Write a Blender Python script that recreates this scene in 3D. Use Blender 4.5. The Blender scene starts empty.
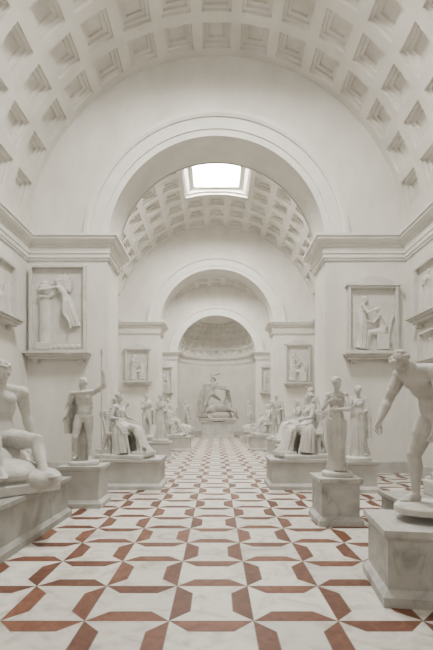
import bpy, bmesh, math, random
import numpy as np
from mathutils import Vector, Matrix
random.seed(4); np.random.seed(4)
R=6.63; RA=3.81; SP=8.0; H=2.0
Y1,Y2,Y3=14.4,27.4,40.0; TW=1.5
LAMP=1700; SKY=32; FILL=1.75
# ------------------------------------------------------------ materials
def mat(name, c1, c2, scale=2.0, rough=0.8, bump=0.1, bscale=30, c3=None, spec=0.3, vein=False, stretch=(1,1,1)):
    m=bpy.data.materials.new(name); m.use_nodes=True; nt=m.node_tree; N=nt.nodes; L=nt.links
    b=N['Principled BSDF']; b.inputs['Roughness'].default_value=rough
    b.inputs['Specular IOR Level'].default_value=spec
    tc=N.new('ShaderNodeTexCoord'); mp=N.new('ShaderNodeMapping'); mp.inputs['Scale'].default_value=stretch
    L.new(tc.outputs['Object'],mp.inputs['Vector'])
    n=N.new('ShaderNodeTexNoise'); n.inputs['Scale'].default_value=scale; n.inputs['Detail'].default_value=7
    n.inputs['Roughness'].default_value=0.6
    if vein: n.inputs['Distortion'].default_value=1.6
    L.new(mp.outputs[0],n.inputs['Vector'])
    cr=N.new('ShaderNodeValToRGB'); e=cr.color_ramp.elements
    e[0].position=0.3; e[0].color=(*c1,1); e[1].position=0.7; e[1].color=(*c2,1)
    if c3: x=e.new(0.48); x.color=(*c3,1)
    L.new(n.outputs['Fac'],cr.inputs[0]); L.new(cr.outputs[0],b.inputs['Base Color'])
    n2=N.new('ShaderNodeTexNoise'); n2.inputs['Scale'].default_value=bscale; n2.inputs['Detail'].default_value=5
    L.new(tc.outputs['Object'],n2.inputs['Vector'])
    bp=N.new('ShaderNodeBump'); bp.inputs['Strength'].default_value=bump; bp.inputs['Distance'].default_value=0.02
    L.new(n2.outputs['Fac'],bp.inputs['Height']); L.new(bp.outputs[0],b.inputs['Normal'])
    return m
M_wall=mat('wall_plaster',(.59,.570,.522),(.72,.70,.65),0.9,.9,.10,12,stretch=(1,1,.5))
M_vault=mat('vault_plaster',(.57,.548,.497),(.69,.668,.615),0.8,.9,.10,12)
M_trim=mat('stucco_trim',(.62,.602,.56),(.71,.692,.65),1.5,.85,.05,20)
M_stat=mat('gypsum_cast',(.40,.387,.355),(.62,.605,.565),3.5,.7,.12,40)
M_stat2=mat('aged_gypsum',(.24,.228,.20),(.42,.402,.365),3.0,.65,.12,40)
M_rel=mat('relief_gypsum',(.50,.485,.445),(.63,.613,.572),3.0,.8,.1,40)
M_pl=mat('plinth_plaster',(.36,.35,.322),(.53,.518,.482),1.6,.75,.08,20)
M_marb=mat('grey_marble',(.24,.235,.218),(.49,.478,.447),2.2,.5,.05,20,c3=(.40,.392,.367),vein=True)
M_stone=mat('grey_stone',(.19,.185,.168),(.37,.36,.333),1.4,.7,.12,25,c3=(.30,.293,.268),vein=True)
def tilemat(name,c1,c2,c3,rough,sc):
    m=mat(name,c1,c2,sc,rough,.02,9,c3=c3,spec=.3,vein=True)
    nt=m.node_tree; N=nt.nodes; L=nt.links; b=N['Principled BSDF']
    at=N.new('ShaderNodeAttribute'); at.attribute_name='tone'
    mx=N.new('ShaderNodeMix'); mx.data_type='RGBA'; mx.blend_type='MULTIPLY'; mx.inputs[0].default_value=1
    src=b.inputs['Base Color'].links[0].from_socket
    L.new(src,mx.inputs[6]); L.new(at.outputs['Color'],mx.inputs[7]); L.new(mx.outputs[2],b.inputs['Base Color'])
    return m
M_tw=tilemat('white_stone_tile',(.37,.348,.30),(.63,.61,.555),(.56,.54,.485),.45,2.4)
M_tr=tilemat('red_stone_tile',(.085,.032,.017),(.165,.068,.040),(.12,.047,.027),.5,5)
M_gr=mat('grout',(.20,.18,.15),(.26,.24,.20),5,.9,.05)
def emis(name,c,s):
    m=bpy.data.materials.new(name); m.use_nodes=True; N=m.node_tree.nodes
    b=N['Principled BSDF']; b.inputs['Base Color'].default_value=(.8,.8,.8,1)
    b.inputs['Emission Color'].default_value=(*c,1); b.inputs['Emission Strength'].default_value=s
    return m
M_sky=emis('skylight_glass',(1,.98,.93),SKY)
M_fill=emis('window_glass',(1,.98,.93),FILL)  # emission for the added fill pane behind the camera
# ------------------------------------------------------------ mesh helpers
def mkobj(name,V,F,m,smooth=False,loc=(0,0,0),rotz=0):
    me=bpy.data.meshes.new(name); me.from_pydata([tuple(map(float,v)) for v in V],[],[tuple(f) for f in F]); me.validate(); me.update()
    o=bpy.data.objects.new(name,me); bpy.context.scene.collection.objects.link(o)
    for mm in (m if isinstance(m,(list,tuple)) else [m]): me.materials.append(mm)
    if smooth: me.polygons.foreach_set('use_smooth',[True]*len(me.polygons))
    o.location=loc; o.rotation_euler=(0,0,rotz)
    return o
def fixn(o):
    bm=bmesh.new(); bm.from_mesh(o.data); bmesh.ops.recalc_face_normals(bm,faces=bm.faces); bm.to_mesh(o.data); bm.free()
def boxVF(x0,x1,y0,y1,z0,z1):
    V=[(x0,y0,z0),(x1,y0,z0),(x1,y1,z0),(x0,y1,z0),(x0,y0,z1),(x1,y0,z1),(x1,y1,z1),(x0,y1,z1)]
    F=[(0,3,2,1),(4,5,6,7),(0,1,5,4),(1,2,6,5),(2,3,7,6),(3,0,4,7)]
    return V,F
def joinVF(parts):
    V=[];F=[]
    for v,f in parts:
        k=len(V); V+=[tuple(p) for p in v]; F+=[tuple(i+k for i in q) for q in f]
    return V,F
# ------------------------------------------------------------ floor
s=.826; t=.235*s; g=.005
V=[];F=[];MI=[];TN=[]
def tile(pts,mi):
    c=np.mean(pts,axis=0); k=len(V)
    for p in pts:
        d=np.array(p)-c; d=d*(1-g*1.6/max(.05,np.linalg.norm(d))); q=c+d; V.append((q[0],q[1],0))
    F.append(tuple(range(k,k+len(pts)))); MI.append(mi); TN.append(random.uniform(.84,1.07) if mi==0 else random.uniform(.72,1.3))
n0=int((-2.6-4.01)/s)-1; n1=int((45-4.01)/s)+1
for i in range(-8,9):
    for n in range(n0,n1):
        x=i*s-.05; y=4.01+(n+.5)*s; h=s/2
        a,b=x-h,x+h; c,d=y-h,y+h
        if (i+n)%2==0:
            tile([(a,c),(a+t,c+t),(a+t,d-t),(a,d)],1); tile([(b,c),(b,d),(b-t,d-t),(b-t,c+t)],1)
            tile([(a,c),(b,c),(b-t,c+t),(b-t,d-t),(b,d),(a,d),(a+t,d-t),(a+t,c+t)],0)
        else:
            tile([(a,c),(b,c),(b-t,c+t),(a+t,c+t)],1); tile([(a,d),(a+t,d-t),(b-t,d-t),(b,d)],1)
            tile([(a,c),(a+t,c+t),(b-t,c+t),(b,c),(b,d),(b-t,d-t),(a+t,d-t),(a,d)],0)
k=len(V); V+=[(-7.2,-2.9,-.003),(7.2,-2.9,-.003),(7.2,45,-.003),(-7.2,45,-.003)]; F.append((k,k+1,k+2,k+3)); MI.append(2); TN.append(1)
fl=mkobj('floor',V,F,[M_tw,M_tr,M_gr])
fl.data.polygons.foreach_set('material_index',MI)
ca=fl.data.color_attributes.new('tone','FLOAT_COLOR','CORNER'); arr=[]
for p in fl.data.polygons: arr+= [TN[p.index],TN[p.index],TN[p.index],1.0]*p.loop_total
ca.data.foreach_set('color',arr)
bm=bmesh.new(); bm.from_mesh(fl.data); bm.normal_update()
for f in bm.faces:
    if f.normal.z<0: f.normal_flip()
bm.to_mesh(fl.data); bm.free()
# ------------------------------------------------------------ side walls
for sx,nm in ((-1,'wall_left'),(1,'wall_right')):
    x0,x1=sorted((sx*R,sx*(R+.6)))
    V,F=boxVF(x0,x1,-3.1,Y3+.6,-.003,SP); mkobj(nm,V,F,M_wall)
def archwall(name,y0,y1,ro=6.9):
    N=96; inner=[(-RA,-.003)]; outer=[(-ro,-.003)]
    for i in range(N+1):
        th=math.pi*(1-i/N); inner.append((RA*math.cos(th),SP+RA*math.sin(th))); outer.append((ro*math.cos(th),SP+ro*math.sin(th)))
    inner.append((RA,-.003)); outer.append((ro,-.003))
    n=len(inner); V=[(x,y,z) for y in (y0,y1) for L_ in (inner,outer) for (x,z) in L_]
    F=[]
    for i in range(n-1):
        F+=[(i,i+1,n+i+1,n+i),(2*n+i,3*n+i,3*n+i+1,2*n+i+1),(i,2*n+i,2*n+i+1,i+1),(n+i,n+i+1,3*n+i+1,3*n+i)]
    F+=[(0,n,3*n,2*n),(n-1,3*n-1,4*n-1,2*n-1)]
    o=mkobj(name,V,F,M_wall); fixn(o)
def archivolt(name,y,sgn):
    prof=[(RA-.02,0),(RA-.02,.06),(4.02,.06),(4.02,.10),(4.42,.10),(4.42,.15),(4.5,.2),(4.62,.2),(4.62,0)]
    N=96;V=[];F=[];m=len(prof)
    for i in range(N+1):
        th=math.pi*i/N
        for r,p in prof: V.append((r*math.cos(th),y-sgn*(p)+sgn*.01,SP+r*math.sin(th)))
    for i in range(N):
        for j in range(m-1): F.append((i*m+j,i*m+j+1,(i+1)*m+j+1,(i+1)*m+j))
    o=mkobj(name,V,F,M_trim); fixn(o)
archwall('wall_transverse',Y1,Y1+TW); archwall('wall_transverse.001',Y2,Y2+TW); archwall('wall_apse',Y3,Y3+.6)
tn=5
for y,sg in ((Y1,1),(Y1+TW,-1),(Y2,1),(Y2+TW,-1),(Y3,1)):
    archivolt('trim_%d'%tn,y,sg); tn+=1
def sweep(name,path,prof,m,flip=False):
    P=[Vector(p) for p in path]; n=len(P); V=[];F=[];k=len(prof)
    def nor(a,b):
        d=(b-a).normalized(); return Vector((d.y,-d.x))
    for i,p in enumerate(P):
        if i==0: off=nor(P[0],P[1])
        elif i==n-1: off=nor(P[-2],P[-1])
        else:
            a=nor(P[i-1],p); b=nor(p,P[i+1]); off=(a+b)/max(.2,(1+a.dot(b)))
        for o_,z in prof:
            q=p+off*o_; V.append(((-q.x if flip else q.x),q.y,z))
    for i in range(n-1):
        for j in range(k-1): F.append((i*k+j,i*k+j+1,(i+1)*k+j+1,(i+1)*k+j))
    o=mkobj(name,V,F,m); fixn(o); return o
path=[(-R,-2.5),(-R,Y1),(-RA,Y1),(-RA,Y1+TW),(-R,Y1+TW),(-R,Y2),(-RA,Y2),(-RA,Y2+TW),(-R,Y2+TW),(-R,Y3),(-RA,Y3),(-RA,Y3+.6)]
for i in range(1,17):
    a=math.pi-math.pi/2*i/16; path.append((RA*math.cos(a),Y3+.6+RA*math.sin(a)))
corn=[(-.01,8.25),(.40,8.25),(.40,8.17),(.35,8.15),(.35,8.08),(.27,8.0),(.17,7.95),(.17,7.9),(.12,7.86),(.12,7.66),(.09,7.66),(.09,7.52),(.05,7.5),(.05,7.44),(-.01,7.44)]
base=[(-.01,.42),(.03,.42),(.05,.38),(.05,.0),(-.01,0)]
sweep('trim_1',path,corn,M_trim); sweep('trim_2',path,corn,M_trim,True)
sweep('baseboard_left',path,base,M_pl); sweep('baseboard_right',path,base,M_pl,True)
# ------------------------------------------------------------ coffers
LV=[(0,0),(.135,0),(.142,.09),(.21,.10),(.217,.175),(.30,.185),(.31,.25)]
def coffers(us,vs,mp,skip=(),lv=LV,k=2,V=None,F=None):
    for i in range(len(us)-1):
        for j in range(len(vs)-1):
            if (i,j) in skip: continue
            u0,u1,v0,v1=us[i],us[i+1],vs[j],vs[j+1]; prev=None
            for f,d in lv:
                a=u0+(u1-u0)*f; b=u1-(u1-u0)*f; c=v0+(v1-v0)*f; e=v1-(v1-v0)*f
                loop=[]
                for q in range(k): loop.append((a+(b-a)*q/k,c))
                for q in range(k): loop.append((b,c+(e-c)*q/k))
                for q in range(k): loop.append((b+(a-b)*q/k,e))
                for q in range(k): loop.append((a,e+(c-e)*q/k))
                st=len(V); V+=[mp(u,v,d) for u,v in loop]; n=len(loop)
                if prev is not None:
                    for q in range(n): F.append((prev+q,prev+(q+1)%n,st+(q+1)%n,st+q))
                prev=st
            F.append(tuple(range(prev,prev+n)))
def strip(u0,u1,v0,v1,mp,nu,nv,V,F):
    st=len(V)
    for i in range(nu+1):
        for j in range(nv+1): V.append(mp(u0+(u1-u0)*i/nu,v0+(v1-v0)*j/nv,0))
    for i in range(nu):
        for j in range(nv): a=st+i*(nv+1)+j; F.append((a,a+1,a+nv+2,a+nv+1))
TH0=math.radians(8); NC=15
def bar(th,y,d): return ((R+d)*math.cos(th),y,SP+(R+d)*math.sin(th))
wn=1
def vault(name,y0,y1,nr,sky):
    global wn
    V=[];F=[]; mg=.12
    us=[TH0+(math.pi-2*TH0)*i/NC for i in range(NC+1)]; vs=[y0+mg+(y1-y0-2*mg)*j/nr for j in range(nr+1)]
    skip={(i,j) for i in (6,7,8) for j in sky}
    coffers(us,vs,bar,skip,V=V,F=F)
    strip(-.01,TH0,y0,y1,bar,4,1,V,F); strip(math.pi-TH0,math.pi+.01,y0,y1,bar,4,1,V,F)
    strip(TH0,math.pi-TH0,y0,vs[0],bar,NC*2,1,V,F); strip(TH0,math.pi-TH0,vs[-1],y1,bar,NC*2,1,V,F)
    a=us[6];b=us[9];c=vs[sky[0]];d=vs[sky[-1]+1]; yc=(c+d)/2; zt=SP+R
    def loop(fn):
        st=len(V); V.extend(fn); return st
    K=6
    def rl(a_,b_,c_,d_,dd): return [bar(a_+(b_-a_)*q/K,c_,dd) for q in range(K)]+[bar(b_,c_,dd)]+[bar(b_+(a_-b_)*q/K,d_,dd) for q in range(K)]+[bar(a_,d_,dd)]
    hx,hy=1.25,1.42
    def fl_(hx,hy,z):
        return [(hx-2*hx*q/K,yc-hy,z) for q in range(K)]+[(-hx,yc-hy,z)]+[(-hx+2*hx*q/K,yc+hy,z) for q in range(K)]+[(hx,yc+hy,z)]
    da=.02; seq=[rl(a,b,c,d,0),rl(a+da,b-da,c+.13,d-.13,0),rl(a+da,b-da,c+.13,d-.13,.13),rl(a+2*da,b-2*da,c+.26,d-.26,.13)]
    seq+=[fl_(hx+.25,hy+.2,zt+.1),fl_(hx+.25,hy+.2,zt+.22),fl_(hx,hy,zt+.22),fl_(hx-.05,hy-.05,zt+.75)]
    ps=None
    for L_ in seq:
        st=loop(L_); n=len(L_)
        if ps is not None:
            for q in range(n): F.append((ps+q,ps+(q+1)%n,st+(q+1)%n,st+q))
        ps=st
    o=mkobj(name,V,F,M_vault)
    bm=bmesh.new(); bm.from_mesh(o.data); bmesh.ops.remove_doubles(bm,verts=bm.verts,dist=.0005); bm.to_mesh(o.data); bm.free()
    V2,F2=boxVF(-hx,hx,yc-hy,yc+hy,zt+.74,zt+.78); mkobj('window_%d'%wn,V2,F2,M_sky); wn+=1
    ld=bpy.data.lights.new('skylight_lamp','AREA'); ld.shape='RECTANGLE'; ld.size=2.2; ld.size_y=2.5; ld.energy=LAMP; ld.color=(1,.98,.93)
    lo=bpy.data.objects.new('skylight_lamp',ld); lo.location=(0,yc,zt+.7); bpy.context.scene.collection.objects.link(lo)
vault('ceiling',-2.5,Y1,13,(7,8,9)); vault('ceiling.001',Y1+TW,Y2,9,(3,4,5)); vault('ceiling.002',Y2+TW,Y3,9,(3,4,5))
V=[];F=[];yc=Y3+.6
def dome(az,el,d): return ((RA+d)*math.cos(el)*math.cos(az),yc+(RA+d)*math.cos(el)*math.sin(az),SP+(RA+d)*math.sin(el))
lv2=[(0,0),(.10,0),(.13,.09),(.26,.10),(.3,.2)]
els=[math.radians(x) for x in (5,17,29,40,50,59,67)]
coffers([math.pi*i/13 for i in range(14)],els,dome,lv=lv2,V=V,F=F)
strip(0,math.pi,0,els[0],dome,32,1,V,F); strip(0,math.pi,els[-1],math.pi/2,dome,32,5,V,F)
st=len(V)
for i in range(49):
    a=math.pi*i/48
    V+=[(RA*math.cos(a),yc+RA*math.sin(a),-.003),(RA*math.cos(a),yc+RA*math.sin(a),SP)]
for i in range(48): F.append((st+2*i,st+2*i+1,st+2*i+3,st+2*i+2))
mkobj('wall_apse_niche',V,F,M_vault)
N=48; V=[];F=[]; ri,ro=5.2,6.9; y0,y1=-3.0,-2.5
for y in (y0,y1):
    for r in (ri,ro):
        for i in range(N+1):
            th=math.pi*i/N; V.append((r*math.cos(th),y,SP+.3+r*math.sin(th)))
n=N+1
for i in range(N):
    F+=[(i,i+1,n+i+1,n+i),(2*n+i,3*n+i,3*n+i+1,2*n+i+1),(i,2*n+i,2*n+i+1,i+1)]
V,F=joinVF([(V,F),boxVF(-6.9,6.9,y0,y1,3.6,SP+.3),boxVF(-6.9,-1.2,y0,y1,-.003,3.6),boxVF(1.2,6.9,y0,y1,-.003,3.6)]); mkobj('wall_back',V,F,M_wall)
V=[(ri*math.cos(math.pi*i/N),-2.75,SP+.3+ri*math.sin(math.pi*i/N)) for i in range(N+1)]
mkobj('window_4',V,[tuple(range(N+1))],M_fill)  # invented glowing lunette, unseen behind the camera, added as frontal fill light
V,F=joinVF([boxVF(-1.3,-.01,-2.495,-2.42,0,3.7),boxVF(.01,1.3,-2.495,-2.42,0,3.7)]+[boxVF(a,b,-2.42,-2.39,c,d) for a,b in ((-1.1,-.2),(.2,1.1)) for c,d in ((.2,1.5),(1.75,3.4))])
M_door=mat('oak_wood',(.16,.09,.05),(.26,.16,.09),3,.5,.1,stretch=(6,6,.6)); mkobj('door_1',V,F,M_door)

# ============================================================ sculpture toolkit
def A(v): return np.array(v,float)
def U(v): v=A(v); return v/np.linalg.norm(v)
_ic={}
def ico(sd):
    if sd not in _ic:
        bm=bmesh.new(); bmesh.ops.create_icosphere(bm,subdivisions=sd,radius=1)
        _ic[sd]=(np.array([v.co[:] for v in bm.verts]),[tuple(v.index for v in f.verts) for f in bm.faces]); bm.free()
    return _ic[sd]
class Sc:
    def __init__(s): s.V=[];s.F=[];s.n=0
    def add(s,v,f):
        v=np.asarray(v,float); s.V.append(v); s.F+=[tuple(i+s.n for i in q) for q in f]; s.n+=len(v)
    def ell(s,c,r,ax=None,sd=3):
        v,f=ico(sd); r=A(r)*np.ones(3); v=v*r
        if ax is not None: v=v@np.array(ax)
        s.add(v+A(c),f)
    def cap(s,p0,r0,p1,r1,n=14):
        p0=A(p0);p1=A(p1);d=p1-p0;L=np.linalg.norm(d)
        if L<1e-5: return
        d/=L; a=np.cross(d,[0,0,1]); 
        if np.linalg.norm(a)<.1: a=np.cross(d,[1,0,0])
        a=U(a); b=np.cross(d,a); V=[p0-d*r0]
        pr=[(p0,r0,x) for x in (-65,-40,-15)]+[(p1,r1,x) for x in (15,40,65)]
        for p,r,x in pr:
            x=math.radians(x)
            for i in range(n):
                t=2*math.pi*i/n; V.append(p+d*r*math.sin(x)+r*math.cos(x)*(a*math.cos(t)+b*math.sin(t)))
        V.append(p1+d*r1); F=[]; m=len(pr)
        for i in range(n):
            j=(i+1)%n; F.append((0,1+j,1+i)); F.append((len(V)-1,1+(m-1)*n+i,1+(m-1)*n+j))
            for k in range(m-1): F.append((1+k*n+i,1+k*n+j,1+(k+1)*n+j,1+(k+1)*n+i))
        s.add(V,F)
    def chain(s,ps,rs):
        for i in range(len(ps)-1): s.cap(ps[i],rs[i],ps[i+1],rs[i+1])
    def box(s,c,h,ax=None):
        V,F=boxVF(-h[0],h[0],-h[1],h[1],-h[2],h[2]); V=A(V)
        if ax is not None: V=V@np.array(ax)
        s.add(V+A(c),F)
    def cyl(s,c,prof,n=40,sx=1,sy=1):
        V=[];F=[];m=len(prof)
        for r,z in prof:
            for i in range(n): t=2*math.pi*i/n; V.append((c[0]+sx*r*math.cos(t),c[1]+sy*r*math.sin(t),c[2]+z))
        for k in range(m-1):
            for i in range(n): j=(i+1)%n; F.append((k*n+i,k*n+j,(k+1)*n+j,(k+1)*n+i))
        F.append(tuple(reversed(range(n)))); F.append(tuple(range((m-1)*n,m*n))); s.add(V,F)
    def loft(s,cs,ru,rv,u,n=13,amp=None,seed=0,N=120,sub=6):
        rg=np.random.RandomState(seed); cs=A(cs); K=len(cs); amp=[.08]*K if amp is None else amp
        T=np.linspace(0,K-1,(K-1)*sub+1); f=lambda a: np.interp(T,range(K),a)
        C=np.stack([f(cs[:,i]) for i in range(3)],1); RU=f(ru);RV=f(rv);AM=f(amp)
        for _ in range(3):
            C[1:-1]=(C[:-2]+2*C[1:-1]+C[2:])/4; RU[1:-1]=(RU[:-2]+2*RU[1:-1]+RU[2:])/4; RV[1:-1]=(RV[:-2]+2*RV[1:-1]+RV[2:])/4
        p1,p2,p3=rg.rand(3)*6; V=[]; ph=np.linspace(0,2*math.pi,N,endpoint=False); u=U(u)
        n2=max(3,int(n*.62)); m=len(C)
        rd=lambda x: 1-2*np.abs(np.sin(x/2))**.8
        for i in range(m):
            tg=U(C[min(i+1,m-1)]-C[max(i-1,0)]); uu=U(u-tg*np.dot(u,tg)); vv=np.cross(tg,uu)
            tw=.35*i/m
            w=1+AM[i]*(rd(n*ph+p1+tw*5)+.55*np.sin(n2*ph+p2-tw*7)+.3*np.sin((n+6)*ph+p3+tw*9))
            V+=list(C[i]+np.outer(np.cos(ph)*RU[i]*w,uu)+np.outer(np.sin(ph)*RV[i]*w,vv))
        F=[]
        for k in range(m-1):
            for i in range(N): j=(i+1)%N; F.append((k*N+i,k*N+j,(k+1)*N+j,(k+1)*N+i))
        F.append(tuple(reversed(range(N)))); F.append(tuple(range((m-1)*N,m*N))); s.add(V,F)
    def remesh(s,vox,scale=1,it=3):
        V=np.concatenate(s.V)*scale
        me=bpy.data.meshes.new('tmp'); me.from_pydata(V.tolist(),[],s.F); me.update()
        bm=bmesh.new(); bm.from_mesh(me); bmesh.ops.recalc_face_normals(bm,faces=bm.faces); bm.to_mesh(me); bm.free()
        o=bpy.data.objects.new('tmp',me); bpy.context.scene.collection.objects.link(o)
        r=o.modifiers.new('r','REMESH'); r.mode='VOXEL'; r.voxel_size=vox; r.adaptivity=0
        q=o.modifiers.new('s','SMOOTH'); q.factor=.5; q.iterations=it
        dg=bpy.context.evaluated_depsgraph_get(); ev=o.evaluated_get(dg); m2=ev.to_mesh()
        co=np.empty(len(m2.vertices)*3); m2.vertices.foreach_get('co',co); co=co.reshape(-1,3)
        F=[tuple(p.vertices) for p in m2.polygons]; ev.to_mesh_clear()
        bpy.data.objects.remove(o); bpy.data.meshes.remove(me)
        return co,F
def hand(S,wr,d,n,side,curl=.5,k=1.0):
    d=U(d); n=A(n)-d*np.dot(n,d); n=U(n); w=U(np.cross(d,n))*side
    S.ell(wr+d*.048*k,(.040*k,.017*k,.052*k),(w,n,d),2)
    S.cap(wr-d*.01,.025*k,wr+d*.04*k,.024*k)
    for i,(off,L) in enumerate(((.030,.068),(.010,.077),(-.010,.072),(-.029,.056))):
        p=wr+(d*.085+w*off)*k; a=curl*.5; dd=d+w*off*2
        for q,(fr,r) in enumerate(((.45,.0112),(.3,.0102),(.25,.009))):
            dr=U(U(dd)*math.cos(a)+n*math.sin(a)); p2=p+dr*L*fr*k*1.05; S.cap(p,r*k,p2,r*k*.93,8); p=p2; a+=curl*.75
    p=wr+(d*.025+w*.03)*k; p2=p+U(d*.7+w*.7+n*.25)*.042*k; p3=p2+U(d+w*.15+n*.3)*.035*k; p4=p3+U(d+n*.4)*.022*k
    S.chain([p,p2,p3,p4],[.016*k,.0135*k,.012*k,.010*k])
def head(S,nb,nd,fc,sex,hair,k=1.0):
    nd=U(nd); fc=U(fc); hu=nd; hu=hu-fc*np.dot(hu,fc); hu=U(hu); rt=np.cross(fc,hu)
    rn=.062 if sex=='m' else .048
    hb=nb+nd*.095*k; S.cap(nb-nd*.03,rn*1.2*k,hb+nd*.02,rn*k)
    hc=hb+hu*.105*k+fc*.018*k; ax=(rt,fc,hu)
    P=lambda x,y,z: hc+(rt*x+fc*y+hu*z)*k
    S.ell(P(0,-.012,.022),A((.076,.094,.088))*k,ax); S.ell(P(0,.022,-.035),A((.056,.066,.076))*k,ax)
    S.ell(P(0,.062,-.092),A((.026,.022,.02))*k,ax,2)
    S.cap(P(0,.086,.018),.009*k,P(0,.108,-.024),.0125*k,8); S.ell(P(0,.094,-.027),A((.018,.014,.009))*k,ax,2)
    for q in (-1,1):
        S.cap(P(q*.012,.084,.026),.009*k,P(q*.05,.062,.026),.010*k,8)
        S.ell(P(q*.032,.068,.006),A((.015,.013,.010))*k,ax,2)
        S.ell(P(q*.036,.058,-.028),A((.022,.022,.022))*k,ax,2)
        S.ell(P(q*.077,-.008,-.008),A((.010,.018,.030))*k,ax,2)
        S.cap(P(q*.055,.01,-.055),.02*k,P(q*.02,.055,-.088),.02*k,8)
    S.cap(P(-.020,.080,-.052),.008*k,P(.020,.080,-.052),.008*k,8); S.cap(P(-.015,.079,-.067),.009*k,P(.015,.079,-.067),.009*k,8)
    rg=np.random.RandomState(int(abs(hc[0]*977+hc[2]*131))%9999)
    if hair in('curls','beard'):
        for _ in range(150):
            v=rg.normal(size=3); v/=np.linalg.norm(v)
            if v[2]<-.4 or (v[1]>.3 and v[2]<.5): continue
            S.ell(P(v[0]*.085,-.016+v[1]*.102,.028+v[2]*.095),rg.uniform(.014,.021)*k,None,1)
    if hair=='beard':
        for _ in range(40): S.ell(P(rg.uniform(-.045,.045),rg.uniform(.03,.085),rg.uniform(-.13,-.075)),.016*k,None,1)
    if hair in ('bun','crown'):
        for i in range(11):
            a=math.radians(-90+18*i); sa=math.sin(a); ca=math.cos(a)
            S.chain([P(.074*sa,.062-.02*abs(sa),.035+.062*ca-.02*abs(sa)),P(.084*sa,.02,.03+.078*ca),P(.08*sa,-.05,.035+.075*ca),P(.03*sa,-.10,.04+.02*ca)],[.012*k,.016*k,.017*k,.016*k])
        S.ell(P(0,-.125,.035),A((.040,.038,.042))*k,ax,2); S.ell(P(0,-.15,.05),A((.025,.024,.028))*k,ax,2)
        if hair=='crown':
            S.chain([P(-.07,.03,.085),P(-.035,.06,.115),P(0,.068,.125),P(.035,.06,.115),P(.07,.03,.085)],[.01*k]*5)
def body(S,P,sex='m',hair=None,hands=True,k=1.0):
    g=lambda n,d: A(P.get(n,d))
    f=sex=='f'; B=P.get('bulk',1.08 if f else 1.16); TB=1+(B-1)*.7
    E0=S.ell
    def E(c,r,ax=None,sd=3): E0(c,A(r)*TB,ax,sd)
    def CH(ps,rs): S.chain(ps,[r*B for r in rs])
    pel=g('pel',(0,0,1.0)); sp=U(g('sp',(0,0,1))); ch=U(g('ch',(0,0,1))); hx=U(g('hx',(1,0,0))); sx=U(g('sx',(1,0,0)))
    J={}
    fh=U(np.cross(sp,hx)); fs=U(np.cross(ch,sx)); a1=(hx,fh,sp); a2=(sx,fs,ch)
    wa=pel+sp*.19; che=wa+ch*.19; nb=che+ch*.16
    E(pel,(.168 if f else .155,.108,.115),a1); E(pel+sp*.1+fh*.012,(.135 if f else .14,.098,.13),a1)
    E(wa,(.122 if f else .138,.094,.12),a1); E(che-ch*.03,(.137 if f else .155,.103,.16),a2)
    E(che+ch*.085,(.145 if f else .175,.085,.075),a2)
    for q in (-1,1):
        E(pel-fh*.055+hx*q*.072-sp*.045,(.088,.088,.088))
        if f: E(che+ch*.015+fs*.085+sx*q*.066,(.052,.05,.052),a2)
        else:
            E(che+ch*.055+fs*.072+sx*q*.072,(.078,.042,.055),a2); E(che+ch*.02-fs*.06+sx*q*.08,(.07,.045,.11),a2)
            E(che-ch*.03+sx*q*.125,(.05,.07,.11),a2)
            for i in range(3): E(wa+ch*(.07-.06*i)+fs*.080+sx*q*.03,(.028,.022,.026),a2,2)
            E(pel+sp*.09+hx*q*.115+fh*.02,(.045,.05,.04),a1,2)
    shw=(.155 if f else .195)*TB
    for q,n in ((1,'R'),(-1,'L')):
        sh=nb-ch*.035+sx*q*shw; ar=.84 if f else 1.0
        ua=U(g('ua'+n,(q*.15,0,-1))); fa=U(g('fa'+n,(q*.05,.1,-1)))
        if ua[2]>.3: sh=sh+ch*.04
        CH([nb+ch*.02,sh],[.045*ar,.055*ar]); CH([che+ch*.05,sh],[.07,.055*ar])
        E(sh,(.068*ar,)*3); el=sh+ua*.30; wr=el+fa*.25; md=sh+ua*.14
        CH([sh,md,el],[.056*ar,.053*ar,.039*ar]); CH([el,el+fa*.07,wr],[.040*ar,.045*ar,.027*ar])
        J['el'+n]=el;J['wr'+n]=wr;J['sh'+n]=sh
        if hands: hand(S,wr,g('hd'+n,fa),g('pn'+n,(-q,0.2,0.1)),-1 if q>0 else 1 ,P.get('cu'+n,.45),.98 if f else 1.12)
        hp=pel+hx*q*.092*TB-sp*.03; th=U(g('th'+n,(q*.04,0,-1))); sn=U(g('sn'+n,(0,-.04,-1))); kn=hp+th*.44; an=kn+sn*.42
        bk=U(-fh+sn*np.dot(fh,sn)) if abs(np.dot(fh,sn))<.95 else U(th)
        CH([hp,hp+th*.17,kn],[.094,.086,.056]); CH([kn-bk*.012,kn+sn*.03-bk*.01],[.052,.046])
        if not f: CH([hp+th*.04-bk*.0,hp+th*.2-bk*.012,kn-th*.05-bk*.008],[.085,.078,.05])
        CH([kn,kn+sn*.13+bk*.016,kn+sn*.26+bk*.006,an],[.050,.056,.041,.033])
        fd=U(g('ft'+n,(q*.25,1,-.0))); dn=A((0,0,-1)); dn=dn-fd*np.dot(dn,fd)
        dn=U(dn) if np.linalg.norm(dn)>.2 else U(sn)
        w=np.cross(fd,dn)
        S.ell(an-fd*.03+dn*.04,(.034),None,2); ba=an+fd*.13+dn*.052
        S.chain([an,an+fd*.06+dn*.03,ba],[.038,.036,.028]); S.chain([an+dn*.045,ba],[.03,.027])
        for i in range(5):
            o_=(-.034+.017*i); b0=ba+w*o_-fd*.02+dn*.002; S.cap(ba*.6+an*.4+w*o_*.6+dn*.02,.02,b0,.016,8); S.cap(b0,.014,b0+fd*(.066-.006*abs(i-(1 if q<0 else 3)))+dn*.007,.0115,8)
        J['kn'+n]=kn;J['an'+n]=an;J['hp'+n]=hp
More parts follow.
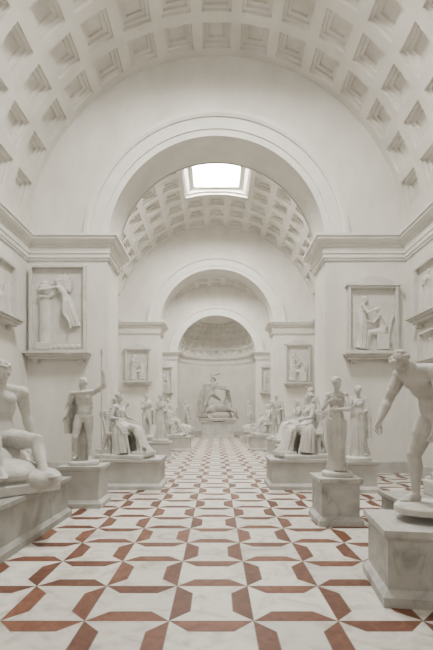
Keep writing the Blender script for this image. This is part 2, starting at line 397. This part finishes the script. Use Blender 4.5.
    head(S,nb,g('nk',(0,.12,1)),g('fc',(0,1,-.05)),sex,hair or ('bun' if f else 'curls'),k)
    J.update(pel=pel,wa=wa,ch=che,nb=nb,fh=fh,fs=fs,hx=hx,sx=sx,chd=ch)
    return J
def folds(S,J,n=7,seed=0,r=.010):
    rg=np.random.RandomState(seed)
    for i in range(n):
        a=-1+2*(i+.5)/n
        top=J['nb']-J['chd']*.05+J['sx']*(a*.12)+J['fs']*.06; mid=J['ch']-J['chd']*.02+J['sx']*(a*.11+.015)+J['fs']*.142*(1-.3*abs(a)); lo=J['wa']+J['sx']*(a*.08+.02*rg.randn())+J['fs']*.107
        S.chain([top,mid,lo],[r,r*1.2,r])
def belt(S,J,r=.13):
    c=J['wa']+J['chd']*.09
    ps=[c+J['sx']*r*math.cos(t)+J['fs']*r*.78*math.sin(t) for t in np.linspace(0,2*math.pi,17)]
    S.chain(ps,[.014]*17)
def statue(name,pos,yaw,scale,fn,vox,m=None,it=2):
    S=Sc(); fn(S); co,F=S.remesh(vox,scale,it)
    zmin=co[:,2].min(); co[:,2]-=zmin
    return mkobj(name,co,F,m or M_stat,True,(pos[0],pos[1],pos[2]+.001),math.radians(yaw))
def gown(S,J,zt,seed,wid=1,front=0):
    pel=J['pel']
    an=(J['anR']+J['anL'])/2; kn=(J['knR']+J['knL'])/2
    S.loft([pel+A((0,0,zt)),pel+A((0,0,.02)),pel*.45+kn*.55+A((0,0,0)),kn*.6+an*.4,A((an[0],an[1]-.02,.05))],[.135*wid,.19*wid,.185*wid,.185*wid,.25*wid],[.115*wid,.15*wid,.155*wid,.165*wid,.22*wid],(1,0,0),17,[.015,.045,.07,.085,.10],seed)
def slab(S,r=.33,h=.08,sx=1,sy=1,c=(0,0)): S.cyl((c[0],c[1],-h),[(r,0),(r,h*.8),(r*.97,h+.01)],48,sx,sy)
def drape(S,pts,wu,wv,u,seed,n=9,amp=.16): S.loft(pts,wu,wv,u,n,[amp]*len(pts),seed,80)
def f_bent_man(S):
    P=dict(bulk=1.36,pel=(0,-.10,.93),sp=(0.02,.34,1),ch=(-.02,.85,1),nk=(.0,1.0,.42),fc=(0,.45,-.9),
      thR=(.10,.42,-1),snR=(0,-.06,-1),thL=(-.06,.06,-1),snL=(0,-.16,-1),
      uaR=(.22,.42,-1),faR=(-.12,.62,-1),uaL=(-.22,.02,-1),faL=(.10,.22,-1),cuR=.7,cuL=.6,pnR=(-1,-.2,0),pnL=(1,-.2,0),hx=(1,.05,0.05))
    J=body(S,P,'m'); S.cyl((0,.02,-.07),[(.30,0),(.30,.06),(.285,.075)],40,1,1.2)
    S.chain([A((-.02,-.30,-.02)),A((0,-.28,.3)),A((0,-.26,.6)),A((0,-.22,.82))],[.13,.11,.09,.07])
def f_venus(S):
    P=dict(pel=(0,0,.97),sp=(.04,0,1),ch=(-.06,.12,1),nk=(.1,.1,1),fc=(-.75,.7,-.1),thR=(.02,0,-1),snR=(0,-.03,-1),thL=(-.08,.28,-1),snL=(.02,-.28,-1),
      uaR=(.3,.35,-1),faR=(-.62,.5,.62),hdR=(-1,.0,.35),pnR=(0,-1,0),uaL=(-.25,.3,-1),faL=(.65,.7,.0),hdL=(1,.1,-.1),pnL=(0,-1,0))
    J=body(S,P,'f'); 
    S.loft([(0,.03,1.03),(0,.02,.92),(.01,.04,.62),(0,.03,.3),(0,.0,.0)],[.155,.19,.165,.16,.21],[.125,.14,.14,.14,.19],(1,0,0),15,[.03,.05,.065,.08,.10],3)
    drape(S,[A((-.0,.2,1.25)),A((-.04,.21,1.0)),A((-.06,.2,.6)),A((-.06,.17,.05))],[.06,.09,.08,.09],[.035,.045,.05,.06],(1,0,0),5,6)
    slab(S,.29,.08)
def f_spear(S):
    P=dict(bulk=1.18,pel=(0,0,.98),sp=(-.06,0,1),ch=(.08,-.02,1),nk=(.05,.1,1),fc=(.75,.8,.05),thL=(-.03,0,-1),snL=(0,-.03,-1),thR=(.14,.26,-1),snR=(0,-.32,-1),
      uaL=(-.7,.35,.35),faL=(-.05,.2,1),hdL=(0,.1,1),pnL=(1,0,0),cuL=1.1,uaR=(.35,-.1,-1),faR=(.25,.4,-.8),cuR=.8)
    J=body(S,P,'m')
    w=J['wrL']; S.cap(A((w[0]+.04,w[1]+.04,0)),.018,A((w[0]+.04,w[1]+.04,2.3)),.015); S.ell(A((w[0]+.04,w[1]+.04,2.38)),(.035,.02,.11),None,2)
    drape(S,[J['nb']+A((0,-.10,.02)),J['ch']+A((.04,-.15,0)),J['pel']+A((.08,-.18,.05)),A((.10,-.18,.45)),A((.08,-.14,0))],[.13,.21,.22,.20,.21],[.05,.06,.07,.07,.09],(1,0,0),9,11)
    drape(S,[J['shR']+A((.02,-.02,.05)),J['elR']+A((.02,-.02,0)),J['elR']+A((.03,-.03,-.3)),J['elR']+A((.03,-.03,-.6))],[.07,.09,.11,.10],[.06,.06,.06,.06],(0,1,0),19)
    S.chain([J['shR']+A((0,.09,.02)),J['nb']+A((0,.10,0)),J['shL']+A((0,.07,.02))],[.03,.035,.03])
    slab(S,.33,.08)
def klismos(S,arm=True):
    S.box((0,-.02,.50),(.29,.30,.035)); S.box((0,.0,.56),(.26,.26,.04))
    for q in (-1,1):
        S.chain([A((q*.26,.24,.5)),A((q*.265,.29,.25)),A((q*.27,.36,-.02))],[.04,.035,.03]); S.chain([A((q*.26,-.26,.5)),A((q*.265,-.32,.25)),A((q*.27,-.42,-.02))],[.04,.035,.03])
        S.chain([A((q*.27,-.28,.5)),A((q*.28,-.34,.8)),A((q*.28,-.44,1.04))],[.036,.032,.03])
    ps=[A((.30*math.sin(a),-.36-.12*math.cos(a)+.02,0)) for a in np.linspace(-1.2,1.2,9)]
    for zz in (.88,.94,1.0,1.05): S.chain([p+A((0,0,zz)) for p in ps],[.033]*9)
    S.loft([(0,-.30,1.0),(0,-.31,.75),(0,-.24,.5),(0,-.18,.25),(0,-.2,0)],[.2,.22,.26,.27,.30],[.05,.07,.16,.15,.17],(1,0,0),13,[.05,.08,.09,.11,.12],77)
def mk_seated(seed,veil=False,variant=0,sex='f'):
    def fn(S):
        P=dict(bulk=1.14,pel=(0,-.02,.66),sp=(0,-.26,1),ch=(0,-.10,1),nk=(0,.12,1),fc=(-.2 if variant else .25,1,-.08),
          thR=(.14,1,.02),snR=(0,.42,-1),thL=(-.12,1,-.06),snL=(0,.12,-1),
          uaR=(.4,-.15,-1),faR=(.15,.9,-.05),pnR=(0,0,-1),uaL=(-.25,.45,-1),faL=(.35,.9,-.15),pnL=(0,0,-1),cuR=.5)
        if variant==1: P.update(uaL=(-.45,.55,-.6),faL=(.1,.3,1),uaR=(.3,.3,-1),faR=(-.3,1,.0))
        if sex=='f':
            J=body(S,P,'f',hair='crown'); folds(S,J,7,seed); belt(S,J,.137)
            S.loft([(0,-.10,.84),(0,-.02,.70),(0,.2,.64),(0,.41,.60),(0,.49,.44),(0,.55,.2),(0,.60,.04)],[.14,.20,.20,.19,.18,.20,.26],[.11,.12,.095,.085,.085,.12,.20],(1,0,0),15,[.02,.04,.06,.07,.10,.13,.14],seed)
            for q in (-1,1):
                for i in range(4):
                    x=q*(.04+.05*i); S.chain([A((x,.12+.05*i,.735-.01*i)),A((x*1.1,.36,.71)),A((x,.505,.56)),A((x*1.1,.57,.3)),A((x*1.2,.66,.05))],[.012,.014,.017,.018,.022])
            drape(S,[A((.2,-.05,.72)),A((.28,.02,.6)),A((.31,.06,.35)),A((.33,.10,.03))],[.06,.12,.15,.18],[.05,.055,.06,.07],(0,1,0),seed+1)
            drape(S,[A((-.2,-.0,.72)),A((-.28,.05,.6)),A((-.31,.1,.35)),A((-.32,.14,.05))],[.06,.12,.15,.17],[.05,.055,.06,.06],(0,1,0),seed+2)
            if veil: S.loft([J['nb']+A((0,-.06,.28)),J['nb']+A((0,-.09,.08)),J['ch']+A((0,-.12,0)),J['pel']+A((0,-.16,0))],[.09,.13,.2,.22],[.06,.06,.06,.07],(1,0,0),9,[.03,.06,.08,.08],seed)
        else:
            J=body(S,P,'m'); S.loft([(0,-.04,.72),(0,.2,.68),(0,.40,.66),(0,.46,.35)],[.17,.21,.2,.2],[.1,.12,.11,.1],(1,0,0),11,[.04,.06,.07,.1],seed)
            S.cap(A((.45,.3,0)),.014,A((.38,.25,1.6)),.014)
        klismos(S)
        S.box((0,.60,.03),(.26,.2,.05)); S.box((0,.1,-.04),(.40,.62,.045))
    return fn
def f_recline_big(S):
    P=dict(bulk=1.32,pel=(0,0,.42),sp=(0,-.22,1),ch=(.0,.22,1),nk=(.05,.5,1),fc=(.45,1,-.4),thR=(.22,1,.42),snR=(-.05,.28,-1),thL=(-.3,1,-.02),snL=(.1,.6,-.75),
      uaR=(.3,.62,-.75),faR=(.1,.85,-.05),pnR=(0,0,-1),uaL=(-.35,-.35,-.9),faL=(-.15,.1,-1),hdL=(-.3,.4,-.3),pnL=(0,0,-1),ftL=(-.3,1,.3),ftR=(.1,1,-.25))
    J=body(S,P,'m')
    rg=np.random.RandomState(2)
    for c,r in (((0,-.05,.12),(.34,.34,.22)),((0,.30,.06),(.36,.36,.14)),((-.25,-.15,.1),(.24,.2,.18)),((.1,-.25,.15),(.26,.18,.22)),((-.22,.55,.0),(.2,.25,.12))): S.ell(c,r)
    for _ in range(26): S.ell((rg.uniform(-.36,.36),rg.uniform(-.35,.6),rg.uniform(-.05,.10)),rg.uniform(.06,.12),None,2)
    drape(S,[A((.15,.1,.5)),A((.2,.3,.40)),A((.32,.45,.22)),A((.36,.55,-.05))],[.12,.17,.16,.15],[.05,.06,.06,.06],(.3,1,0),12,9)
    S.box((0,.15,-.08),(.38,.52,.05))
def mk_stand(seed,sex='f',variant=0):
    def fn(S):
        P=dict(pel=(0,0,.98),sp=(.05,0,1),ch=(-.05,.02,1),nk=(.03,.1,1),fc=(.35 if seed%2 else -.35,1,-.05),thR=(.02,0,-1),snR=(0,-.03,-1),thL=(-.1,.28,-1),snL=(0,-.26,-1))
        if variant==0: P.update(uaR=(.2,.1,-1),faR=(-.35,.9,.1),uaL=(-.25,0,-1),faL=(0,.25,-1))
        if variant==1: P.update(uaR=(.25,.3,-1),faR=(-.6,.7,.6),hdR=(-.4,.3,1),uaL=(-.2,.15,-1),faL=(.55,.9,-.2))
        if variant==2: P.update(uaR=(.7,.1,.7),faR=(-.5,.1,1),uaL=(-.3,0,-1),faL=(.0,.3,-1))
        J=body(S,P,sex)
        if sex=='f': gown(S,J,.3,seed,1.1); folds(S,J,6,seed); belt(S,J)
        else:
            drape(S,[J['shL']+A((0,-.07,.04)),J['ch']+A((-.1,-.14,0)),J['pel']+A((-.1,-.16,0)),A((-.1,-.2,.4)),A((-.1,-.2,0))],[.09,.16,.17,.16,.17],[.05,.05,.05,.06,.07],(1,0,0),seed)
        drape(S,[J['shL']+A((0,-.02,.06)),J['elL']+A((-.02,0,0)),J['elL']+A((-.05,.02,-.3)),J['elL']+A((-.05,.02,-.7))],[.06,.09,.12,.13],[.06,.06,.06,.06],(0,1,0),seed+3)
        slab(S,.34,.08)
    return fn
def mk_couch(seed,sex='f'):
    def fn(S):
        P=dict(pel=(0,0,.42),sp=(.0,-.75,1),ch=(0,-.35,1),nk=(0,.1,1),fc=(.4,1,-.1),thR=(.1,1,.06),snR=(-.05,1,-.12),thL=(-.1,1,.25),snL=(0,1,-.55),
          uaR=(.3,.2,-1),faR=(-.2,.9,.1),uaL=(-.35,-.3,-1),faL=(-.1,.7,-.1),ftR=(0,.8,.5),ftL=(0,1,0))
        J=body(S,P,sex)
        if sex=='f': folds(S,J,5,seed)
        S.loft([(0,-.12,.52),(0,.05,.42),(0,.45,.40),(0,.85,.36),(0,1.0,.3)],[.13,.2,.17,.17,.2],[.12,.13,.11,.10,.10],(1,0,0),11,[.02,.04,.07,.08,.09],seed)
        S.box((0,.25,.13),(.36,.80,.13)); S.box((0,.25,.27),(.33,.77,.06)); S.loft([(-.0,-.62,.35),(0,-.5,.5),(0,-.42,.60)],[.34,.33,.3],[.13,.13,.1],(1,0,0),8,[.03]*3,seed)
        drape(S,[A((.3,.4,.42)),A((.37,.4,.3)),A((.38,.42,.02))],[.25,.28,.3],[.04,.04,.04],(0,1,0),seed,11,.1)
    return fn
def f_group(S):
    P=dict(bulk=1.3,pel=(-.02,.0,1.18),hx=(.75,.65,0),sx=(.85,.5,.1),sp=(.05,.12,1),ch=(.18,.12,1),nk=(.25,.2,1),fc=(.8,.55,-.45),
      thL=(-.42,-.1,-1),snL=(-.28,-.2,-1),thR=(.75,.35,-.55),snR=(.05,-.1,-1),uaR=(-.8,.15,.2),faR=(.05,.1,1),uaL=(.9,.35,-.25),faL=(.9,.2,-.2),ftL=(.6,.8,0),ftR=(1,.3,-.1),cuR=1.2,cuL=1.0)
    J=body(S,P,'m')
    w=J['wrR']; S.cap(w+A((.0,.0,.06)),.025,w+A((.36,.05,.16)),.065)
    h=J['nb']+A((.08,.05,.27)); S.chain([h+A((-.12,-.05,.0)),h+A((-.05,0,.12)),h+A((.1,.05,.1))],[.03,.035,.025])
    S.ell((.35,.15,.50),(.55,.28,.30)); S.ell((.72,.18,.55),(.27,.27,.32)); S.ell((.0,.12,.42),(.30,.27,.28))
    P2=dict(pel=(.70,.12,.84),hx=(0,1,0),sx=(-.1,1,0),sp=(.30,0,1),ch=(-.0,0,1),nk=(-.6,0,.75),fc=(.1,-.3,1),uaR=(.5,.3,-1),faR=(.2,.2,-1),uaL=(-.8,-.4,.2),faL=(-.9,0,.1),thR=(-.2,0,-1),snR=(-.5,0,-1),thL=(-.2,0,-1),snL=(-.5,0,-1))
    body(S,P2,'m','beard')
    for pts in ([(.85,.0,.45),(1.12,-.08,.32),(.98,-.1,.05),(1.1,-.1,.0)],[(.82,.35,.45),(1.15,.38,.42),(1.2,.38,.1),(1.26,.38,.02)],[(-.12,.0,.42),(-.38,-.1,.3),(-.18,-.14,.08),(-.02,-.16,.02)],[(-.15,.28,.4),(-.45,.3,.25),(-.55,.3,.05),(-.45,.3,.0)]):
        S.chain([A(p) for p in pts],[.13,.075,.05,.05])
    S.chain([A((-.25,.2,.5)),A((-.42,.2,.45)),A((-.55,.22,.2)),A((-.6,.22,.03))],[.05,.07,.06,.03])
    drape(S,[J['shL']+A((-.1,-.1,0)),A((-.3,-.16,1.2)),A((-.42,-.12,.7)),A((-.45,-.1,.05))],[.14,.22,.24,.26],[.06,.07,.08,.1],(1,.2,0),5)
    S.ell((.3,.15,.1),(.7,.35,.28)); S.box((.27,.12,-.06),(.88,.5,.07))
# ------------------------------------------------------------ plinths
def plinth(name,cx,cy,hx,hy,h,m,rot=0):
    prof=[(.06,0),(.06,.10),(.045,.115),(.02,.15),(0,.17),(0,h-.12),(.02,h-.10),(.045,h-.075),(.05,h-.06),(.05,h)]
    V=[];F=[]
    for o,z in prof: V+=[(-hx-o,-hy-o,z),(hx+o,-hy-o,z),(hx+o,hy+o,z),(-hx-o,hy+o,z)]
    for k in range(len(prof)-1):
        for i in range(4): j=(i+1)%4; F.append((4*k+i,4*k+j,4*k+4+j,4*k+4+i))
    F.append((3,2,1,0)); k=4*(len(prof)-1); F.append((k,k+1,k+2,k+3))
    return mkobj(name,V,F,m,False,(cx,cy,0),math.radians(rot))
plinth('long_statue_plinth',-4.1,6.1,1.12,2.15,.78,M_stone)
statue('seated_hero_statue',(-3.72,7.0,.78),-132,1.55,f_recline_big,.013)
plinth('statue_plinth',-2.98,9.3,.42,.38,.9,M_pl)
statue('standing_warrior_statue',(-3.0,9.3,.9),185,1.02,f_spear,.012)
plinth('statue_plinth',-2.37,11.75,.82,.62,.82,M_pl)
statue('seated_woman_statue',(-2.70,11.75,.82),-106,1.16,mk_seated(11,False),.013)
plinth('statue_plinth',-3.05,13.55,.6,.5,.85,M_pl)
statue('seated_woman_statue',(-3.25,13.55,.85),-100,1.12,mk_seated(21,True,1),.017)
plinth('statue_plinth',-2.55,18.6,.45,.42,.85,M_pl)
statue('standing_woman_statue',(-2.55,18.6,.85),-150,1.12,mk_stand(5,'f',1),.018)
plinth('statue_plinth',-2.35,23.6,.85,.55,.85,M_pl)
statue('seated_ruler_statue',(-2.6,23.6,.85),-105,1.15,mk_seated(31,False,1,'m'),.02)
plinth('statue_plinth',-2.75,30.6,.8,.5,.8,M_pl)
statue('reclining_woman_statue',(-2.95,30.6,.8),-100,1.15,mk_couch(3),.022)
plinth('statue_plinth',-2.7,35.6,.45,.45,1.0,M_pl)
statue('standing_athlete_statue',(-2.7,35.6,1.0),-160,1.2,mk_stand(8,'m',2),.022)
plinth('statue_plinth',-3.6,21.0,.42,.42,.9,M_pl)
statue('standing_athlete_statue',(-3.6,21.0,.9),-140,1.15,mk_stand(4,'m',1),.02)
plinth('statue_plinth',-3.1,26.0,.42,.42,.9,M_pl)
statue('standing_woman_statue',(-3.1,26.0,.9),-140,1.15,mk_stand(14,'f',2),.02)
# right row
plinth('statue_pedestal',2.26,7.85,.345,.38,.86,M_marb,0)
statue('draped_venus_statue',(2.30,7.85,.86),150,.99,f_venus,.010)
plinth('statue_pedestal',2.42,4.72,.55,.46,.80,M_marb,-8)
statue('bent_nude_man_statue',(2.50,4.80,.80),108,1.13,f_bent_man,.009,None,3)
plinth('statue_plinth',3.80,11.05,.38,.38,.82,M_pl)
statue('standing_woman_statue',(3.80,11.05,.82),165,1.04,mk_stand(3,'f',1),.014)
plinth('statue_plinth',2.30,11.75,.80,.62,.82,M_pl)
statue('seated_woman_statue',(2.58,11.75,.82),106,1.16,mk_seated(41,False,0),.013)
plinth('low_statue_plinth',4.7,7.6,1.4,.62,.5,M_stone)
statue('reclining_woman_statue',(5.1,7.6,.5),92,1.05,mk_couch(13),.015)
plinth('statue_plinth',3.2,14.0,.42,.42,.9,M_pl)
statue('standing_woman_statue',(3.2,14.0,.9),160,1.08,mk_stand(17,'f',0),.016)
plinth('statue_plinth',3.15,17.3,.55,.5,.85,M_pl)
statue('seated_woman_statue',(3.3,17.3,.85),110,1.15,mk_seated(51,True,1),.02)
plinth('statue_plinth',3.0,20.6,.42,.42,.9,M_pl)
statue('standing_athlete_statue',(3.0,20.6,.9),160,1.15,mk_stand(6,'m',1),.02)
plinth('statue_plinth',2.75,24.2,.8,.55,.85,M_pl)
statue('seated_ruler_statue',(2.95,24.2,.85),105,1.15,mk_seated(61,False,0,'m'),.02)
plinth('statue_plinth',2.9,30.6,.8,.5,.8,M_pl)
statue('reclining_woman_statue',(3.1,30.6,.8),100,1.15,mk_couch(23),.022)
plinth('statue_plinth',2.75,35.6,.45,.45,1.0,M_pl)
statue('standing_woman_statue',(2.75,35.6,1.0),170,1.2,mk_stand(9,'f',2),.022)
plinth('colossal_group_plinth',.1,39.2,1.5,.9,1.4,M_pl)
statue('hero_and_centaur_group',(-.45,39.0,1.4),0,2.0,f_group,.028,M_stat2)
# ------------------------------------------------------------ wall reliefs
def relief(name,cx,y,cz,w,h,scene,yaw=0,ped=True,loc=None):
    parts=[]; hw,hh=w/2,h/2
    parts.append(boxVF(-hw,hw,-.08,.0,-hh,hh))
    fw=.08
    for a in (boxVF(-hw,-hw+fw,-.22,-.08,-hh,hh),boxVF(hw-fw,hw,-.22,-.08,-hh,hh),boxVF(-hw+fw,hw-fw,-.22,-.08,hh-fw,hh),boxVF(-hw+fw,hw-fw,-.22,-.08,-hh,-hh+fw)): parts.append(a)
    parts+= [boxVF(-hw-.14,hw+.14,-.42,0,-hh-.07,-hh),boxVF(-hw-.08,hw+.08,-.34,0,-hh-.15,-hh-.07),boxVF(-hw,hw,-.25,0,-hh-.24,-hh-.15)]
    for q in (-1,1):
        x=q*(hw-.2); parts.append(boxVF(x-.08,x+.08,-.2,0,-hh-.38,-hh-.24))
    if ped:
        parts+= [boxVF(-hw-.08,hw+.08,-.27,0,hh,hh+.08)]
        V=[(-hw-.05,-.2,hh+.08),(hw+.05,-.2,hh+.08),(hw*.55,-.2,hh+.26),(0,-.2,hh+.36),(-hw*.55,-.2,hh+.26)]
        V+=[(a,0,c) for a,b,c in V]; F=[(0,1,2,3,4),(9,8,7,6,5)]+[(i,5+i,5+(i+1)%5,(i+1)%5) for i in range(5)]
        parts.append((V,F))
    S=Sc(); scene(S,hw-fw,hh-fw)
    vox=.014 if y<20 else .022
    co,F=S.remesh(vox,1,1); co=co.copy(); co[:,1]=-.08+np.clip(co[:,1],-1,.1)*.75
    V,F0=joinVF(parts); nb=len(F0)
    V,F=joinVF([(V,F0),(co.tolist(),F)])
    o=mkobj(name,V,F,M_rel,False,loc or (cx,y,cz),math.radians(yaw))
    o.data.polygons.foreach_set('use_smooth',[i>=nb for i in range(len(o.data.polygons))]); return o
def put(S,P,sex,scale,off,yaw=0,extra=None):
    T=Sc(); J=body(T,P,sex,hands=True)
    if extra: extra(T,J)
    V=np.concatenate(T.V); a=math.radians(yaw); Rm=np.array([[math.cos(a),-math.sin(a),0],[math.sin(a),math.cos(a),0],[0,0,1]])
    S.add((V@Rm.T)*scale+A(off),T.F)
def sc_angel(S,hw,hh):
    # fluted column with urn at left, winged genius at right, crossed poles behind
    S.cyl((-.48,0,-hh+.22),[(.22,0),(.19,.05),(.18,hh+.05),(.2,hh+.1),(.25,hh+.16),(.25,hh+.22)],32)
    S.box((-.48,0,-hh+.12),(.28,.22,.12))
    for i in range(9): a=-math.pi*i/8; S.cap(A((-.48+.185*math.cos(a),.185*math.sin(a),-hh+.3)),.018,A((-.48+.18*math.cos(a),.18*math.sin(a),.2)),.016,8)
    S.cyl((-.48,0,.42),[(.08,0),(.07,.05),(.15,.12),(.22,.26),(.21,.36),(.12,.44),(.15,.48),(.10,.52),(.03,.6)],24)
    P=dict(bulk=1.2,pel=(.33,0,.05),hx=(.5,.85,0),sx=(.5,.85,0),sp=(-.35,-.1,1),ch=(-.5,-.1,.85),nk=(-.5,-.1,.8),fc=(-1,-.3,-.4),thR=(.25,-.1,-1),snR=(.45,0,-.9),thL=(-.05,-.2,-1),snL=(.5,0,-.8),uaR=(-.8,.2,.2),faR=(-.9,0,.4),uaL=(-.8,-.2,-.25),faL=(-.9,0,-.05),ftR=(.4,0,-1),ftL=(.4,0,-1))
    T=Sc(); J=body(T,P,'f')
    T.loft([(.22,-.02,.30),(.33,0,.08),(.42,0,-.3),(.54,0,-.62),(.58,0,-.85)],[.12,.17,.17,.18,.22],[.1,.14,.13,.12,.1],(1,0,0),11,[.03,.06,.09,.12,.14],4)
    b=J['nb']+A((.06,.05,-.05))
    for i in range(9):
        a=1.35-.22*i; L=.56-.03*i; e=b+A((L*math.cos(a),0,L*math.sin(a))); T.chain([b,(b+e)/2+A((0,-.02,.05)),e],[.05,.055,.022])
    for i in range(6):
        a=1.9-.12*i; L=.50; e=b+A((L*math.cos(a),.05,L*math.sin(a))); T.chain([b,(b+e)/2,e],[.05,.05,.02])
    S.add(np.concatenate(T.V)*1.0+A((-.02,-.06,.22)),T.F)
    S.cap(A((-.1,.02,1.35)),.022,A((.7,.02,.2)),.022); S.cap(A((.7,.02,1.3)),.022,A((.15,.02,.5)),.022)
    for i in range(8): S.ell((-.1+.11*i,0,-hh+.08+.03*(i%2)),(.1,.14,.10),None,2)
def sc_pair(seed,sc=1.0):
    def fn(S,hw,hh):
        k=hh*2/2.0*.98*sc
        P=dict(bulk=1.2,pel=(0,0,.6),sp=(-.05,.1,1),ch=(.05,.25,1),nk=(0,.4,1),fc=(0,1,-.3),thR=(.1,1,0),snR=(0,.1,-1),thL=(-.1,1,0),snL=(0,.35,-1),uaR=(.2,.5,-.8),faR=(0,.8,.5),uaL=(-.2,.6,-.6),faL=(0,.9,.2))
        def ex(T,J):
            T.loft([(0,-.05,.8),(0,.0,.62),(0,.4,.58),(0,.48,.3),(0,.5,.0)],[.14,.2,.19,.18,.2],[.12,.14,.12,.12,.15],(1,0,0),10,[.03,.05,.08,.10,.13],seed); T.box((0,-.02,.25),(.2,.2,.25)); folds(T,J,4,seed)
            T.chain([A((0,-.22,.5)),A((0,-.28,.9)),A((0,-.34,1.1))],[.05,.045,.05])
        put(S,P,'f',k,(hw*.45,0,-hh+.02),80,ex)
        P=dict(bulk=1.2,pel=(0,0,.98),thL=(-.1,.25,-1),snL=(0,-.25,-1),ch=(0,.15,1),fc=(.2,1,-.2),uaR=(.1,.6,-.9),faR=(0,.9,.3),uaL=(-.2,.2,-1),faL=(.2,.6,-.5))
        def e2(T,J): gown(T,J,.3,seed+1,1.1); folds(T,J,4,seed)
        put(S,P,'f' if seed%2 else 'm',k*.97,(-hw*.45,0,-hh+.02),-110,e2)
        if hw>.9: put(S,P,'f',k*.95,(-hw*.85,0.05,-hh+.02),-80,e2)
    return fn
relief('wall_relief',-5.5,Y1,5.72,1.95,3.0,sc_angel,0,False)
relief('wall_relief',5.42,Y1,5.35,1.72,2.3,sc_pair(3),0,True)
relief('wall_relief',-5.25,Y2,5.35,1.6,2.1,sc_pair(6),0,True)
relief('wall_relief',5.4,Y2,5.45,1.6,2.5,sc_pair(9),0,True)
relief('wall_relief',-4.95,Y3,5.5,1.2,2.4,sc_pair(12),0,True)
relief('wall_relief',4.95,Y3,5.5,1.2,2.4,sc_pair(15),0,True)
relief('wall_relief',0,12,0,2.6,1.7,sc_pair(7),90,False,(-R,11.9,5.95))
relief('wall_relief',0,12,0,2.4,1.6,sc_pair(17),-90,False,(R,12.2,6.0))
relief('wall_relief',0,12,0,1.8,.9,sc_pair(19),-90,False,(R,12.2,4.2))
# ------------------------------------------------------------ world, camera
w=bpy.data.worlds.new('world'); bpy.context.scene.world=w; w.use_nodes=True
w.node_tree.nodes['Background'].inputs[0].default_value=(.9,.95,1,1); w.node_tree.nodes['Background'].inputs[1].default_value=1.0
cd=bpy.data.cameras.new('camera'); cam=bpy.data.objects.new('camera',cd); bpy.context.scene.collection.objects.link(cam)
cam.location=(0,0,H); cam.rotation_euler=(math.pi/2,0,0); cd.sensor_fit='VERTICAL'; cd.sensor_height=36; cd.lens=411/650*36; cd.shift_y=(416-325)/650; cd.clip_end=200
bpy.context.scene.camera=cam
